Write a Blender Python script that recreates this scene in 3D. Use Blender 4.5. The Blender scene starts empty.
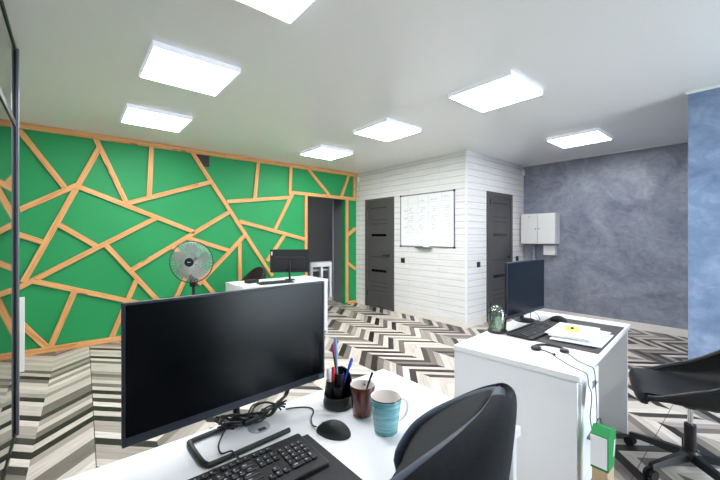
import bpy, bmesh, math, random
from mathutils import Vector, Matrix
random.seed(7)
C = bpy.context.scene.collection
PI = math.pi
H = 2.625

# ---------------------------------------------------------------- materials
def lin(c):
    o = []
    for v in c:
        v /= 255.0
        o.append(v / 12.92 if v <= 0.04045 else ((v + 0.055) / 1.055) ** 2.4)
    return (o[0], o[1], o[2], 1.0)

def newmat(name):
    m = bpy.data.materials.new(name); m.use_nodes = True
    nt = m.node_tree
    return m, nt, nt.nodes['Principled BSDF']

def setin(b, k, v):
    if k in b.inputs: b.inputs[k].default_value = v

def mat(name, rgb, rough=0.5, metal=0.0, spec=0.5, noise=0.0, scale=20.0, bump=0.0, bscale=200.0, alpha=None, coat=0.0, trans=0.0):
    m, nt, b = newmat(name)
    col = lin(rgb)
    setin(b, 'Base Color', col); setin(b, 'Roughness', rough); setin(b, 'Metallic', metal)
    setin(b, 'Specular IOR Level', spec); setin(b, 'Coat Weight', coat); setin(b, 'Transmission Weight', trans)
    tc = nt.nodes.new('ShaderNodeTexCoord')
    if noise > 0:
        n = nt.nodes.new('ShaderNodeTexNoise'); n.inputs['Scale'].default_value = scale; n.inputs['Detail'].default_value = 4
        r = nt.nodes.new('ShaderNodeValToRGB')
        r.color_ramp.elements[0].position = 0.3; r.color_ramp.elements[1].position = 0.7
        r.color_ramp.elements[0].color = (col[0]*(1-noise), col[1]*(1-noise), col[2]*(1-noise), 1)
        r.color_ramp.elements[1].color = (min(1, col[0]*(1+noise)), min(1, col[1]*(1+noise)), min(1, col[2]*(1+noise)), 1)
        nt.links.new(tc.outputs['Object'], n.inputs['Vector']); nt.links.new(n.outputs['Fac'], r.inputs['Fac'])
        nt.links.new(r.outputs['Color'], b.inputs['Base Color'])
    if bump > 0:
        n2 = nt.nodes.new('ShaderNodeTexNoise'); n2.inputs['Scale'].default_value = bscale
        bp = nt.nodes.new('ShaderNodeBump'); bp.inputs['Strength'].default_value = bump; bp.inputs['Distance'].default_value = 0.002
        nt.links.new(tc.outputs['Object'], n2.inputs['Vector']); nt.links.new(n2.outputs['Fac'], bp.inputs['Height'])
        nt.links.new(bp.outputs['Normal'], b.inputs['Normal'])
    return m

class G:
    """tiny helper for math nodes"""
    def __init__(s, nt): s.nt = nt
    def m(s, op, a, b=None, c=None):
        n = s.nt.nodes.new('ShaderNodeMath'); n.operation = op
        for i, v in enumerate((a, b, c)):
            if v is None: continue
            if isinstance(v, (int, float)): n.inputs[i].default_value = v
            else: s.nt.links.new(v, n.inputs[i])
        return n.outputs[0]
    def sep(s, v):
        n = s.nt.nodes.new('ShaderNodeSeparateXYZ'); s.nt.links.new(v, n.inputs[0]); return n.outputs
    def comb(s, x, y, z):
        n = s.nt.nodes.new('ShaderNodeCombineXYZ')
        for i, v in enumerate((x, y, z)):
            if isinstance(v, (int, float)): n.inputs[i].default_value = v
            else: s.nt.links.new(v, n.inputs[i])
        return n.outputs[0]
    def tex(s, kind='Object'):
        return s.nt.nodes.new('ShaderNodeTexCoord').outputs[kind]
    def white(s, v):
        n = s.nt.nodes.new('ShaderNodeTexWhiteNoise'); n.noise_dimensions = '3D'; s.nt.links.new(v, n.inputs['Vector']); return n.outputs['Value']
    def noise(s, v, scale, detail=3, dist=0.0, rough=0.5):
        n = s.nt.nodes.new('ShaderNodeTexNoise'); s.nt.links.new(v, n.inputs['Vector'])
        n.inputs['Scale'].default_value = scale; n.inputs['Detail'].default_value = detail
        n.inputs['Distortion'].default_value = dist; n.inputs['Roughness'].default_value = rough
        return n.outputs['Fac']
    def ramp(s, f, stops, const=False):
        n = s.nt.nodes.new('ShaderNodeValToRGB'); r = n.color_ramp
        if const: r.interpolation = 'CONSTANT'
        while len(r.elements) < len(stops): r.elements.new(0.5)
        for e, (p, c) in zip(r.elements, stops):
            e.position = p; e.color = lin(c)
        s.nt.links.new(f, n.inputs['Fac']); return n.outputs['Color']
    def mix(s, f, a, b, mode='MIX'):
        n = s.nt.nodes.new('ShaderNodeMix'); n.data_type = 'RGBA'; n.blend_type = mode
        for i, v in ((0, f), (6, a), (7, b)):
            if isinstance(v, (int, float)): n.inputs[i].default_value = v
            elif isinstance(v, tuple): n.inputs[i].default_value = v
            else: s.nt.links.new(v, n.inputs[i])
        return n.outputs[2]

def floor_mat():
    m, nt, b = newmat('chevron_vinyl'); g = G(nt)
    o = g.tex(); x, y, z = g.sep(o)
    # the left hand sheets are laid slightly askew
    ask = nt.nodes.new('ShaderNodeClamp'); nt.links.new(g.m('SUBTRACT', 1.3, x), ask.inputs[0])
    x = g.m('SUBTRACT', x, g.m('MULTIPLY', g.m('MULTIPLY', g.m('SUBTRACT', y, 3.9), 0.024), ask.outputs[0]))
    W = 0.311
    cu = g.m('DIVIDE', g.m('ADD', x, W/2 + 20*W), W)            # column coordinate; even columns centred on multiples of 2W
    ci = g.m('FLOOR', cu); fr = g.m('SUBTRACT', cu, ci)
    par = g.m('MODULO', ci, 2.0)
    sgn = g.m('SUBTRACT', g.m('MULTIPLY', par, 2.0), 1.0)      # -1 even, +1 odd
    off = g.m('MULTIPLY', g.m('MULTIPLY', g.m('SUBTRACT', fr, 0.5), W*1.0), sgn)
    s = g.m('ADD', g.m('ADD', y, off), 30.0)
    # slight taper of the planks: every column bends its plank joints a little
    wob = g.m('MULTIPLY', g.m('SUBTRACT', g.noise(g.comb(g.m('MULTIPLY', ci, 3.1), g.m('MULTIPLY', s, 1.0), 0.0), 3.0, 1), 0.5), 0.06)
    tap = g.m('MULTIPLY', g.m('SUBTRACT', fr, 0.5), wob)
    s2 = g.m('ADD', s, tap)
    idx = g.m('FLOOR', g.m('DIVIDE', s2, 0.092))
    r0 = g.white(g.comb(ci, idx, 3.0))
    odd = g.m('MODULO', idx, 2.0)
    # every other plank is pale, the ones between may be dark, grey or pale
    rnd = g.m('ADD', g.m('MULTIPLY', odd, g.m('MULTIPLY', r0, 0.70)), g.m('MULTIPLY', g.m('SUBTRACT', 1.0, odd), g.m('ADD', 0.30, g.m('MULTIPLY', r0, 0.70))))
    colr = g.ramp(rnd, [(0.0, (38, 32, 30)), (0.20, (66, 59, 55)), (0.30, (122, 113, 105)), (0.44, (168, 158, 148)), (0.54, (206, 196, 185)), (0.78, (222, 212, 201))], True)
    # wood grain along the planks
    dirx = g.m('ADD', x, g.m('MULTIPLY', g.m('MULTIPLY', y, sgn), -1.0))
    gr = g.noise(g.comb(g.m('MULTIPLY', dirx, 3.0), g.m('MULTIPLY', s, 60.0), rnd), 1.0, 4, 0.4)
    gcol = g.ramp(gr, [(0.25, (205, 203, 201)), (0.6, (255, 255, 255))])
    c1 = g.mix(0.75, colr, gcol, 'MULTIPLY')
    # sheet seams
    sx = g.m('LESS_THAN', g.m('ABSOLUTE', g.m('SUBTRACT', x, 0.153)), 0.0028)
    sy = g.m('LESS_THAN', g.m('ABSOLUTE', g.m('SUBTRACT', y, 0.486)), 0.0022)
    se = g.m('MULTIPLY', g.m('MAXIMUM', sx, sy), 0.85)
    c2 = g.mix(se, c1, lin((30, 28, 26)))
    nt.links.new(c2, b.inputs['Base Color'])
    b.inputs['Roughness'].default_value = 0.42; setin(b, 'Specular IOR Level', 0.4)
    return m

def wood_mat():
    m, nt, b = newmat('pine_batten'); g = G(nt)
    oi = nt.nodes.new('ShaderNodeObjectInfo')
    o = g.tex(); x, y, z = g.sep(o)
    xr = g.m('ADD', x, g.m('MULTIPLY', oi.outputs['Random'], 40.0))
    n = g.noise(g.comb(g.m('MULTIPLY', xr, 2.0), g.m('MULTIPLY', y, 30), g.m('MULTIPLY', z, 60)), 1.6, 4, 0.6)
    c = g.ramp(n, [(0.25, (200, 128, 70)), (0.5, (230, 166, 102)), (0.75, (242, 194, 134))])
    k = g.noise(g.comb(g.m('MULTIPLY', xr, 5.0), g.m('MULTIPLY', y, 5), g.m('MULTIPLY', z, 18)), 1.0, 1)
    kf = g.m('GREATER_THAN', k, 0.74)
    c2 = g.mix(g.m('MULTIPLY', kf, 0.6), c, lin((140, 78, 38)))
    nt.links.new(c2, b.inputs['Base Color']); b.inputs['Roughness'].default_value = 0.55
    return m

def plaster_mat(name, dark, mid, light, seed=0.0):
    m, nt, b = newmat(name); g = G(nt)
    o = g.tex(); x, y, z = g.sep(o)
    v = g.comb(x, g.m('ADD', y, seed), g.m('MULTIPLY', z, 1.25))
    n1 = g.noise(v, 1.3, 5, 1.2, 0.6)
    n2 = g.noise(v, 6.0, 6, 1.8, 0.65)
    f = g.m('ADD', g.m('MULTIPLY', n1, 0.6), g.m('MULTIPLY', n2, 0.4))
    c = g.ramp(f, [(0.34, dark), (0.5, mid), (0.66, light)])
    nt.links.new(c, b.inputs['Base Color'])
    r = g.m('ADD', g.m('MULTIPLY', n2, 0.3), 0.25)
    nt.links.new(r, b.inputs['Roughness'])
    return m

def lining_mat():
    m, nt, b = newmat('white_board_lining'); g = G(nt)
    o = g.tex(); x, y, z = g.sep(o)
    zz = g.m('DIVIDE', z, 0.098); fi = g.m('FLOOR', zz); fz = g.m('SUBTRACT', zz, fi)
    groove = g.m('LESS_THAN', fz, 0.075)
    L = g.m('ADD', x, y)
    n = g.noise(g.comb(g.m('MULTIPLY', L, 1.5), g.m('MULTIPLY', fi, 7.3), g.m('MULTIPLY', z, 60)), 1.5, 4)
    base = g.ramp(n, [(0.3, (226, 223, 221)), (0.6, (241, 239, 237))])
    # butt joints
    jj = g.m('ADD', g.m('DIVIDE', L, 1.3), g.m('MULTIPLY', g.m('MODULO', fi, 2.0), 0.5)); jf = g.m('FRACT', jj)
    jl = g.m('LESS_THAN', jf, 0.003)
    c = g.mix(g.m('MULTIPLY', g.m('MAXIMUM', groove, jl), 0.6), base, lin((150, 147, 145)))
    nt.links.new(c, b.inputs['Base Color']); b.inputs['Roughness'].default_value = 0.45
    bp = nt.nodes.new('ShaderNodeBump'); bp.inputs['Strength'].default_value = 0.5; bp.inputs['Distance'].default_value = 0.004
    nt.links.new(g.m('SUBTRACT', 1.0, groove), bp.inputs['Height']); nt.links.new(bp.outputs['Normal'], b.inputs['Normal'])
    return m

def emis(name, rgb, s):
    m, nt, b = newmat(name)
    setin(b, 'Base Color', lin(rgb)); setin(b, 'Emission Color', lin(rgb)); setin(b, 'Emission Strength', s)
    return m

def glass_mat(name, tint, gloss=0.08, rough=0.02):
    m = bpy.data.materials.new(name); m.use_nodes = True; nt = m.node_tree
    nt.nodes.clear()
    out = nt.nodes.new('ShaderNodeOutputMaterial'); t = nt.nodes.new('ShaderNodeBsdfTransparent'); gl = nt.nodes.new('ShaderNodeBsdfGlossy')
    mx = nt.nodes.new('ShaderNodeMixShader'); fr = nt.nodes.new('ShaderNodeFresnel'); fr.inputs['IOR'].default_value = 1.5
    ad = nt.nodes.new('ShaderNodeMath'); ad.operation = 'ADD'; ad.inputs[1].default_value = gloss; ad.use_clamp = True
    nt.links.new(fr.outputs[0], ad.inputs[0])
    t.inputs['Color'].default_value = lin(tint); gl.inputs['Roughness'].default_value = rough
    nt.links.new(ad.outputs[0], mx.inputs[0]); nt.links.new(t.outputs[0], mx.inputs[1]); nt.links.new(gl.outputs[0], mx.inputs[2])
    nt.links.new(mx.outputs[0], out.inputs['Surface'])
    return m

def mug_teal():
    m, nt, b = newmat('teal_glaze'); g = G(nt)
    o = g.tex(); x, y, z = g.sep(o)
    n = g.noise(g.comb(g.m('MULTIPLY', x, 6), g.m('MULTIPLY', y, 6), g.m('MULTIPLY', z, 90)), 1.5, 4, 0.5)
    c = g.ramp(n, [(0.3, (72, 140, 150)), (0.55, (112, 178, 186)), (0.75, (150, 200, 200))])
    rim = g.m('GREATER_THAN', z, 0.1045)
    c2 = g.mix(rim, c, lin((78, 62, 58)))
    nt.links.new(c2, b.inputs['Base Color']); b.inputs['Roughness'].default_value = 0.2; setin(b, 'Coat Weight', 0.5)
    return m

def key_mat():
    m, nt, b = newmat('key_black'); g = G(nt)
    x, y, z = g.sep(g.tex())
    inx = g.m('MULTIPLY', g.m('GREATER_THAN', x, -0.30), g.m('LESS_THAN', x, 0.0))
    iny = g.m('MULTIPLY', g.m('GREATER_THAN', y, 0.0), g.m('LESS_THAN', y, 0.26))
    f = g.m('MULTIPLY', g.m('MULTIPLY', inx, iny), g.m('MULTIPLY', g.m('GREATER_THAN', z, 0.9), 0.55))
    nt.links.new(g.mix(f, lin((30, 30, 33)), lin((215, 215, 220))), b.inputs['Base Color']); b.inputs['Roughness'].default_value = 0.4
    return m
M = {}
M['floor'] = floor_mat(); M['wood'] = wood_mat(); M['lining'] = lining_mat()
M['plaster'] = plaster_mat('grey_blue_plaster', (104, 109, 126), (136, 140, 153), (164, 168, 180))
M['plaster_daylit'] = plaster_mat('daylight_tinted_plaster', (100, 118, 148), (122, 142, 174), (150, 168, 196), 5.0)  # right wall's plaster with the cool window light mixed into its colour
M['green'] = mat('green_paint', (27, 150, 84), 0.6, noise=0.04, scale=1.5)
M['ceiling'] = mat('satin_stretch_ceiling', (242, 241, 239), 0.28, spec=0.5)
M['jamb'] = mat('grey_jamb', (120, 122, 126), 0.6)
M['hall'] = mat('dark_grey_wall', (58, 60, 64), 0.6, noise=0.05, scale=2)
M['hall_light'] = mat('grey_hall_edge', (150, 152, 156), 0.5)
M['rackmetal'] = mat('pale_grey_metal', (190, 192, 195), 0.5)
M['plain'] = mat('off_white_wall', (238, 238, 238), 0.7)
M['darkwall'] = mat('charcoal_rear_wall', (52, 56, 62), 0.6)
M['base'] = mat('cream_skirting', (240, 233, 225), 0.5)
M['trim'] = mat('white_trim', (240, 240, 240), 0.45)
M['door'] = mat('graphite_veneer', (80, 79, 80), 0.5, noise=0.08, scale=6)
M['door_groove'] = mat('dark_groove', (30, 30, 31), 0.5)
M['blackglass'] = mat('black_glass', (10, 10, 11), 0.12)
M['black'] = mat('black_plastic', (22, 22, 24), 0.42)
M['blackm'] = mat('matt_black_plastic', (24, 25, 28), 0.55, bump=0.15, bscale=900)
M['key'] = key_mat()
M['bezel'] = mat('dark_bezel', (44, 52, 64), 0.45)
M['screen'] = mat('matt_screen', (8, 11, 15), 0.25, spec=0.27)
M['chrome'] = mat('chrome', (215, 215, 220), 0.15, metal=1.0)
M['alu'] = mat('grey_aluminium', (120, 126, 136), 0.35, metal=0.7)
M['mirror'] = mat('tinted_mirror', (132, 140, 140), 0.03, metal=1.0)
M['frameblk'] = mat('black_frame', (20, 20, 22), 0.4)
M['desk'] = mat('white_laminate', (240, 241, 243), 0.35)
M['deskgrey'] = mat('grey_white_laminate', (205, 208, 212), 0.4)
M['white'] = mat('white_enamel', (236, 235, 232), 0.35)
M['whiteboard'] = mat('whiteboard_face', (246, 246, 245), 0.2)
M['ink'] = mat('marker_ink', (160, 162, 168), 0.6)
M['paper'] = mat('white_paper', (244, 245, 247), 0.8)
M['paper2'] = mat('blueish_paper', (224, 230, 240), 0.8)
M['yellow'] = mat('yellow_note', (236, 238, 120), 0.8)
M['mat'] = mat('grey_brown_desk_mat', (72, 68, 68), 0.7, bump=0.2, bscale=1500)
M['matblk'] = mat('black_desk_mat', (38, 38, 40), 0.7, bump=0.2, bscale=1500)
M['fabric'] = mat('charcoal_fabric', (42, 45, 50), 0.85, noise=0.12, scale=120, bump=0.5, bscale=900)
M['fabricin'] = mat('dark_fabric', (32, 33, 36), 0.85, noise=0.12, scale=120, bump=0.5, bscale=900)
M['piping'] = mat('slate_edge_band', (78, 88, 102), 0.5)
M['leather'] = mat('black_leather', (15, 16, 18), 0.5, bump=0.35, bscale=420)
M['leatherrim'] = mat('black_leather_edge', (32, 34, 38), 0.42)
M['maroon'] = mat('dark_maroon_fabric', (48, 36, 40), 0.8)
M['brown'] = mat('brown_glaze', (92, 40, 28), 0.14, coat=0.6)
M['cream'] = mat('cream_glaze', (238, 232, 228), 0.25)
M['teal'] = mug_teal()
M['steel'] = mat('dark_steel', (70, 72, 78), 0.25, metal=1.0)
M['blue'] = mat('blue_plastic', (40, 70, 200), 0.35)
M['ltblue'] = mat('pale_blue_plastic', (120, 160, 205), 0.3)
M['red'] = mat('red_plastic', (205, 40, 50), 0.4)
M['pink'] = mat('magenta_plastic', (190, 60, 110), 0.4)
M['plasticw'] = mat('white_plastic', (242, 242, 244), 0.35)
M['grommet'] = mat('grey_plastic', (176, 180, 190), 0.35)
M['led'] = emis('led_diffuser', (247, 250, 255), 11.5); M['frame_glow'] = emis('glowing_frame', (238, 242, 250), 0.12)  # lamp frames get an added faint glow to help light the ceiling
M['glass'] = glass_mat('clear_glass', (240, 248, 244), 0.05)
M['winglass'] = glass_mat('window_glass', (245, 250, 252), 0.02)
M['cloche'] = glass_mat('cloche_glass', (246, 250, 245), 0.16)
M['leaf'] = mat('cactus_green', (135, 180, 138), 0.5, noise=0.4, scale=60)
M['leaf2'] = mat('moss_green', (120, 140, 80), 0.8, noise=0.4, scale=90)
M['darkbase'] = mat('dark_wood_base', (38, 34, 32), 0.5)
M['fanblade'] = glass_mat('smoky_blade', (225, 225, 226), 0.35, 0.35)
M['fanwire'] = mat('grey_wire', (205, 207, 210), 0.35, metal=0.5)
M['bag_green'] = mat('bright_green_card', (22, 140, 70), 0.55)
M['kraft'] = mat('kraft_paper', (196, 172, 138), 0.8, noise=0.08, scale=30)
M['sage'] = mat('pale_green_print', (130, 175, 120), 0.8)
M['vent'] = mat('dark_vent', (52, 48, 50), 0.6)

# ---------------------------------------------------------------- mesh helpers
def bx(bm, x0, y0, z0, x1, y1, z1, bev=0.0, seg=2, mtx=None):
    r = bmesh.ops.create_cube(bm, size=1.0)
    vs = r['verts']
    for v in vs:
        v.co = Vector(((x0+x1)/2 + v.co.x*(x1-x0), (y0+y1)/2 + v.co.y*(y1-y0), (z0+z1)/2 + v.co.z*(z1-z0)))
    if bev > 0:
        es = list({e for v in vs for e in v.link_edges})
        rb = bmesh.ops.bevel(bm, geom=es, offset=bev, segments=seg, affect='EDGES', profile=0.5)
        vs = list({v for f in rb['faces'] for v in f.verts} | {v for v in vs if v.is_valid})
    if mtx is not None:
        for v in vs: v.co = mtx @ v.co
    return vs

def lathe(bm, prof, n=32, cx=0.0, cy=0.0, mtx=None, close=True):
    rings = []
    for (r, z) in prof:
        ring = []
        for i in range(n):
            a = 2*PI*i/n
            co = Vector((cx + r*math.cos(a), cy + r*math.sin(a), z))
            if mtx is not None: co = mtx @ co
            ring.append(bm.verts.new(co))
        rings.append(ring)
    for k in range(len(rings)-1):
        for i in range(n):
            a, b = rings[k], rings[k+1]
            bm.faces.new((a[i], a[(i+1) % n], b[(i+1) % n], b[i]))
    if close:
        bm.faces.new(list(reversed(rings[0]))); bm.faces.new(rings[-1])
    return rings

def cyl(bm, p0, p1, r0, r1=None, n=16):
    p0 = Vector(p0); p1 = Vector(p1); r1 = r0 if r1 is None else r1
    d = p1 - p0; q = Vector((0, 0, 1)).rotation_difference(d.normalized()).to_matrix().to_4x4()
    lathe(bm, [(r0, 0), (r1, d.length)], n, mtx=Matrix.Translation(p0) @ q)

def smooth_path(pts, k=6):
    P = [Vector(p) for p in pts]
    if len(P) < 3: return P
    out = []
    for i in range(len(P)-1):
        a = P[max(0, i-1)]; b = P[i]; c = P[i+1]; d = P[min(len(P)-1, i+2)]
        for j in range(k):
            t = j/k
            out.append(0.5*((2*b) + (c-a)*t + (2*a-5*b+4*c-d)*t*t + (3*b-a-3*c+d)*t**3))
    out.append(P[-1])
    return out

def tube(bm, pts, r, n=8, smooth=True, k=6, radii=None):
    P = smooth_path(pts, k) if smooth else [Vector(p) for p in pts]
    rings = []; up = None
    for i, p in enumerate(P):
        t = (P[min(i+1, len(P)-1)] - P[max(i-1, 0)])
        if t.length < 1e-9: t = Vector((0, 0, 1))
        t.normalize()
        if up is None:
            up = t.orthogonal().normalized()
        else:
            up = (up - t*up.dot(t))
            if up.length < 1e-6: up = t.orthogonal()
            up.normalize()
        s = t.cross(up)
        rr = r if radii is None else radii[0] + (radii[1]-radii[0])*i/(len(P)-1)
        rings.append([bm.verts.new(p + (up*math.cos(2*PI*j/n) + s*math.sin(2*PI*j/n))*rr) for j in range(n)])
    for k2 in range(len(rings)-1):
        for j in range(n):
            a, b = rings[k2], rings[k2+1]
            bm.faces.new((a[j], a[(j+1) % n], b[(j+1) % n], b[j]))
    bm.faces.new(list(reversed(rings[0]))); bm.faces.new(rings[-1])

def prism(bm, pts, h, mtx=None):
    """pts in xy, extruded from z=0 to z=h"""
    lo = [bm.verts.new((p[0], p[1], 0)) for p in pts]; hi = [bm.verts.new((p[0], p[1], h)) for p in pts]
    n = len(pts)
    bm.faces.new(list(reversed(lo))); bm.faces.new(hi)
    for i in range(n): bm.faces.new((lo[i], lo[(i+1) % n], hi[(i+1) % n], hi[i]))
    if mtx is not None:
        for v in lo+hi: v.co = mtx @ v.co

def obj(name, bm, m, parent=None, smooth=False, loc=None, rot=None):
    bmesh.ops.recalc_face_normals(bm, faces=bm.faces)
    me = bpy.data.meshes.new(name); bm.to_mesh(me); bm.free()
    o = bpy.data.objects.new(name, me); C.objects.link(o)
    if isinstance(m, str): m = M[m]
    me.materials.append(m)
    if smooth:
        for p in me.polygons: p.use_smooth = True
        try: me.set_sharp_from_angle(angle=math.radians(52))
        except Exception: pass
    if parent is not None: o.parent = parent
    if loc is not None: o.location = loc
    if rot is not None: o.rotation_euler = rot
    return o

def B():
    return bmesh.new()

def boxo(name, x0, y0, z0, x1, y1, z1, m, parent=None, bev=0.0):
    bm = B(); bx(bm, x0, y0, z0, x1, y1, z1, bev); return obj(name, bm, m, parent)

def thing(name, label, cat, loc=(0, 0, 0), rotz=0.0, group=None):
    o = bpy.data.objects.new(name, None); C.objects.link(o); o.empty_display_size = 0.1
    o.location = loc; o.rotation_euler = (0, 0, rotz); o['label'] = label; o['category'] = cat
    if group: o['group'] = group
    return o

def tag(o, label, cat, group=None):
    o['label'] = label; o['category'] = cat
    if group: o['group'] = group
    return o

def struct(o):
    o['kind'] = 'structure'; return o

def dup(root, loc, rotz, label, skip=()):
    def cp(o, par):
        c = o.copy(); C.objects.link(c)
        if par is not None: c.parent = par
        for ch in list(o.children):
            if ch.name.split('.')[0] in skip: continue
            cp(ch, c)
        return c
    r = cp(root, None); r.location = loc; r.rotation_euler = (0, 0, rotz); r['label'] = label
    return r

# ---------------------------------------------------------------- setting
struct(boxo('floor', -1.4, -2.4, -0.05, 6.5, 7.2, 0.0, 'floor'))
struct(boxo('ceiling', -1.4, -2.4, H, 6.5, 7.2, H+0.05, 'ceiling'))
# green wall with doorway
bm = B()
bx(bm, -1.3, 5.4, 0, 3.30, 5.5, H); bx(bm, 4.17, 5.4, 0, 4.46, 5.5, H); bx(bm, 3.30, 5.4, 2.08, 4.17, 5.5, H)
struct(obj('wall_back', bm, 'green'))
struct(boxo('wall_middle_left', 4.46, 2.853, 0, 4.56, 5.5, H, 'lining'))
struct(boxo('wall_middle_front', 4.56, 2.853, 0, 6.308, 2.953, H, 'lining'))
struct(boxo('wall_right', 6.308, 0.451, 0, 6.408, 2.953, H, 'plaster'))
struct(boxo('wall_near_right', 4.188, -2.3, 0, 6.408, 0.451, H, 'plaster_daylit'))
struct(boxo('wall_left', -1.4, -2.4, 0, -1.3, 5.5, H, 'plain'))
# window wall behind the camera
bm = B()
WU0, WU1, WZ0, WZ1 = 2.0, 4.05, 0.05, 2.5
bx(bm, -1.3, -2.4, 0, WU0, -2.3, H); bx(bm, WU1, -2.4, 0, 4.188, -2.3, H); bx(bm, WU0, -2.4, 0, WU1, -2.3, WZ0); bx(bm, WU0, -2.4, WZ1, WU1, -2.3, H)
struct(obj('wall_behind', bm, 'darkwall'))
w = bpy.data.objects.new('window_1', None); C.objects.link(w); w.location = ((WU0+WU1)/2, -2.35, WZ0); struct(w)
hw = (WU1-WU0)/2; hh = WZ1-WZ0
bm = B()
for a in ((-hw, 0, -hw+0.06, hh), (hw-0.06, 0, hw, hh), (-0.03, 0, 0.03, hh)): bx(bm, a[0], -0.03, a[1], a[2], 0.03, a[3])
bx(bm, -hw, -0.03, 0, hw, 0.03, 0.06); bx(bm, -hw, -0.03, hh-0.06, hw, 0.03, hh)
obj('window_frame', bm, 'trim', w)
bm = B(); bx(bm, -hw+0.06, -0.004, 0.06, -0.03, 0.004, hh-0.06); bx(bm, 0.03, -0.004, 0.06, hw-0.06, 0.004, hh-0.06)
obj('window_pane', bm, 'winglass', w)
# hall beyond the doorway
struct(boxo('wall_hall_back', 2.9, 7.0, 0, 5.2, 7.1, H, 'hall'))
struct(boxo('wall_hall_left', 2.9, 5.5, 0, 3.0, 7.0, H, 'hall'))
struct(boxo('wall_hall_right', 4.23, 5.5, 0, 4.33, 5.86, H, 'jamb'))
struct(boxo('wall_hall_far_right', 5.1, 5.5, 0, 5.2, 7.0, H, 'hall'))
struct(boxo('trim_1', 4.205, 5.86, 0, 4.33, 5.88, H, 'hall_light'))
# skirting and corner trims
bm = B(); bx(bm, 4.445, 2.838, 0, 4.46, 4.30, 0.10); bx(bm, 4.445, 5.12, 0, 4.46, 5.365, 0.10)
struct(obj('baseboard_middle_left', bm, 'base'))
bm = B(); bx(bm, 4.46, 2.838, 0, 5.00, 2.853, 0.10); bx(bm, 5.86, 2.838, 0, 6.293, 2.853, 0.10)
struct(obj('baseboard_middle_front', bm, 'base'))
struct(boxo('baseboard_right', 6.293, 0.451, 0, 6.308, 2.853, 0.10, 'base'))
struct(boxo('trim_2', 4.448, 2.841, 0.10, 4.475, 2.868, H, 'trim'))
bm = B(); bx(bm, 4.172, -2.3, H-0.018, 4.188, 0.465, H); bx(bm, 4.188, 0.451, H-0.018, 6.308, 0.465, H); bx(bm, 6.294, 0.465, H-0.018, 6.308, 2.853, H)
struct(obj('trim_3', bm, 'trim'))

# interior doors -----------------------------------------------------------
def make_door(name, loc, rotz, width, hinge_left, long_handle):
    """built in local x (width) z (height), proud face towards local -y"""
    d = bpy.data.objects.new(name, None); C.objects.link(d); d.location = loc; d.rotation_euler = (0, 0, rotz); struct(d)
    W = width; Ht = 2.065; c = 0.07
    bm = B(); bx(bm, 0, -0.022, 0, c, 0, Ht, 0.002); bx(bm, W-c, -0.022, 0, W, 0, Ht, 0.002); bx(bm, c, -0.022, Ht-c, W-c, 0, Ht, 0.002)
    obj('door_casing', bm, 'door', d)
    boxo('door_leaf', c+0.003, -0.014, 0.008, W-c-0.003, -0.001, Ht-c-0.003, 'door', d)
    x0, x1 = c+0.10, W-c-0.10
    bm = B()
    for z in (1.66, 1.58, 0.96, 0.40, 0.48, 0.32): bx(bm, x0, -0.0155, z, x1, -0.0138, z+0.010)
    bx(bm, x0, -0.0155, 1.88, x1, -0.0138, 1.895)
    obj('door_groove', bm, 'door_groove', d)
    for z in (1.35, 0.68):
        boxo('door_glass_strip', x0+0.02, -0.017, z, x1-0.02, -0.0138, z+0.045, 'blackglass', d)
    hx = W-c-0.055 if hinge_left else c+0.055
    sg = -1 if hinge_left else 1
    bm = B(); cyl(bm, (hx, -0.014, 1.0), (hx, -0.024, 1.0), 0.026, n=20); cyl(bm, (hx, -0.024, 1.0), (hx, -0.055, 1.0), 0.010)
    bx(bm, min(hx-0.012*sg, hx+0.13*sg), -0.064, 0.991, max(hx-0.012*sg, hx+0.13*sg), -0.052, 1.009, 0.003)
    h = obj('door_handle', bm, 'black', d, True)
    for z in (1.85, 0.22):
        bm = B(); cyl(bm, (c if hinge_left else W-c, -0.026, z), (c if hinge_left else W-c, -0.026, z+0.09), 0.007); obj('door_hinge', bm, 'black', d)
    return d
# door 1 on wall U=4.46 (faces -U); local x runs towards -V so that +x = towards camera side
make_door('door_1', (4.46, 5.10, 0), -PI/2, 0.778, True, True)
make_door('door_2', (5.02, 2.853, 0), 0.0, 0.825, True, True)

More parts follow.
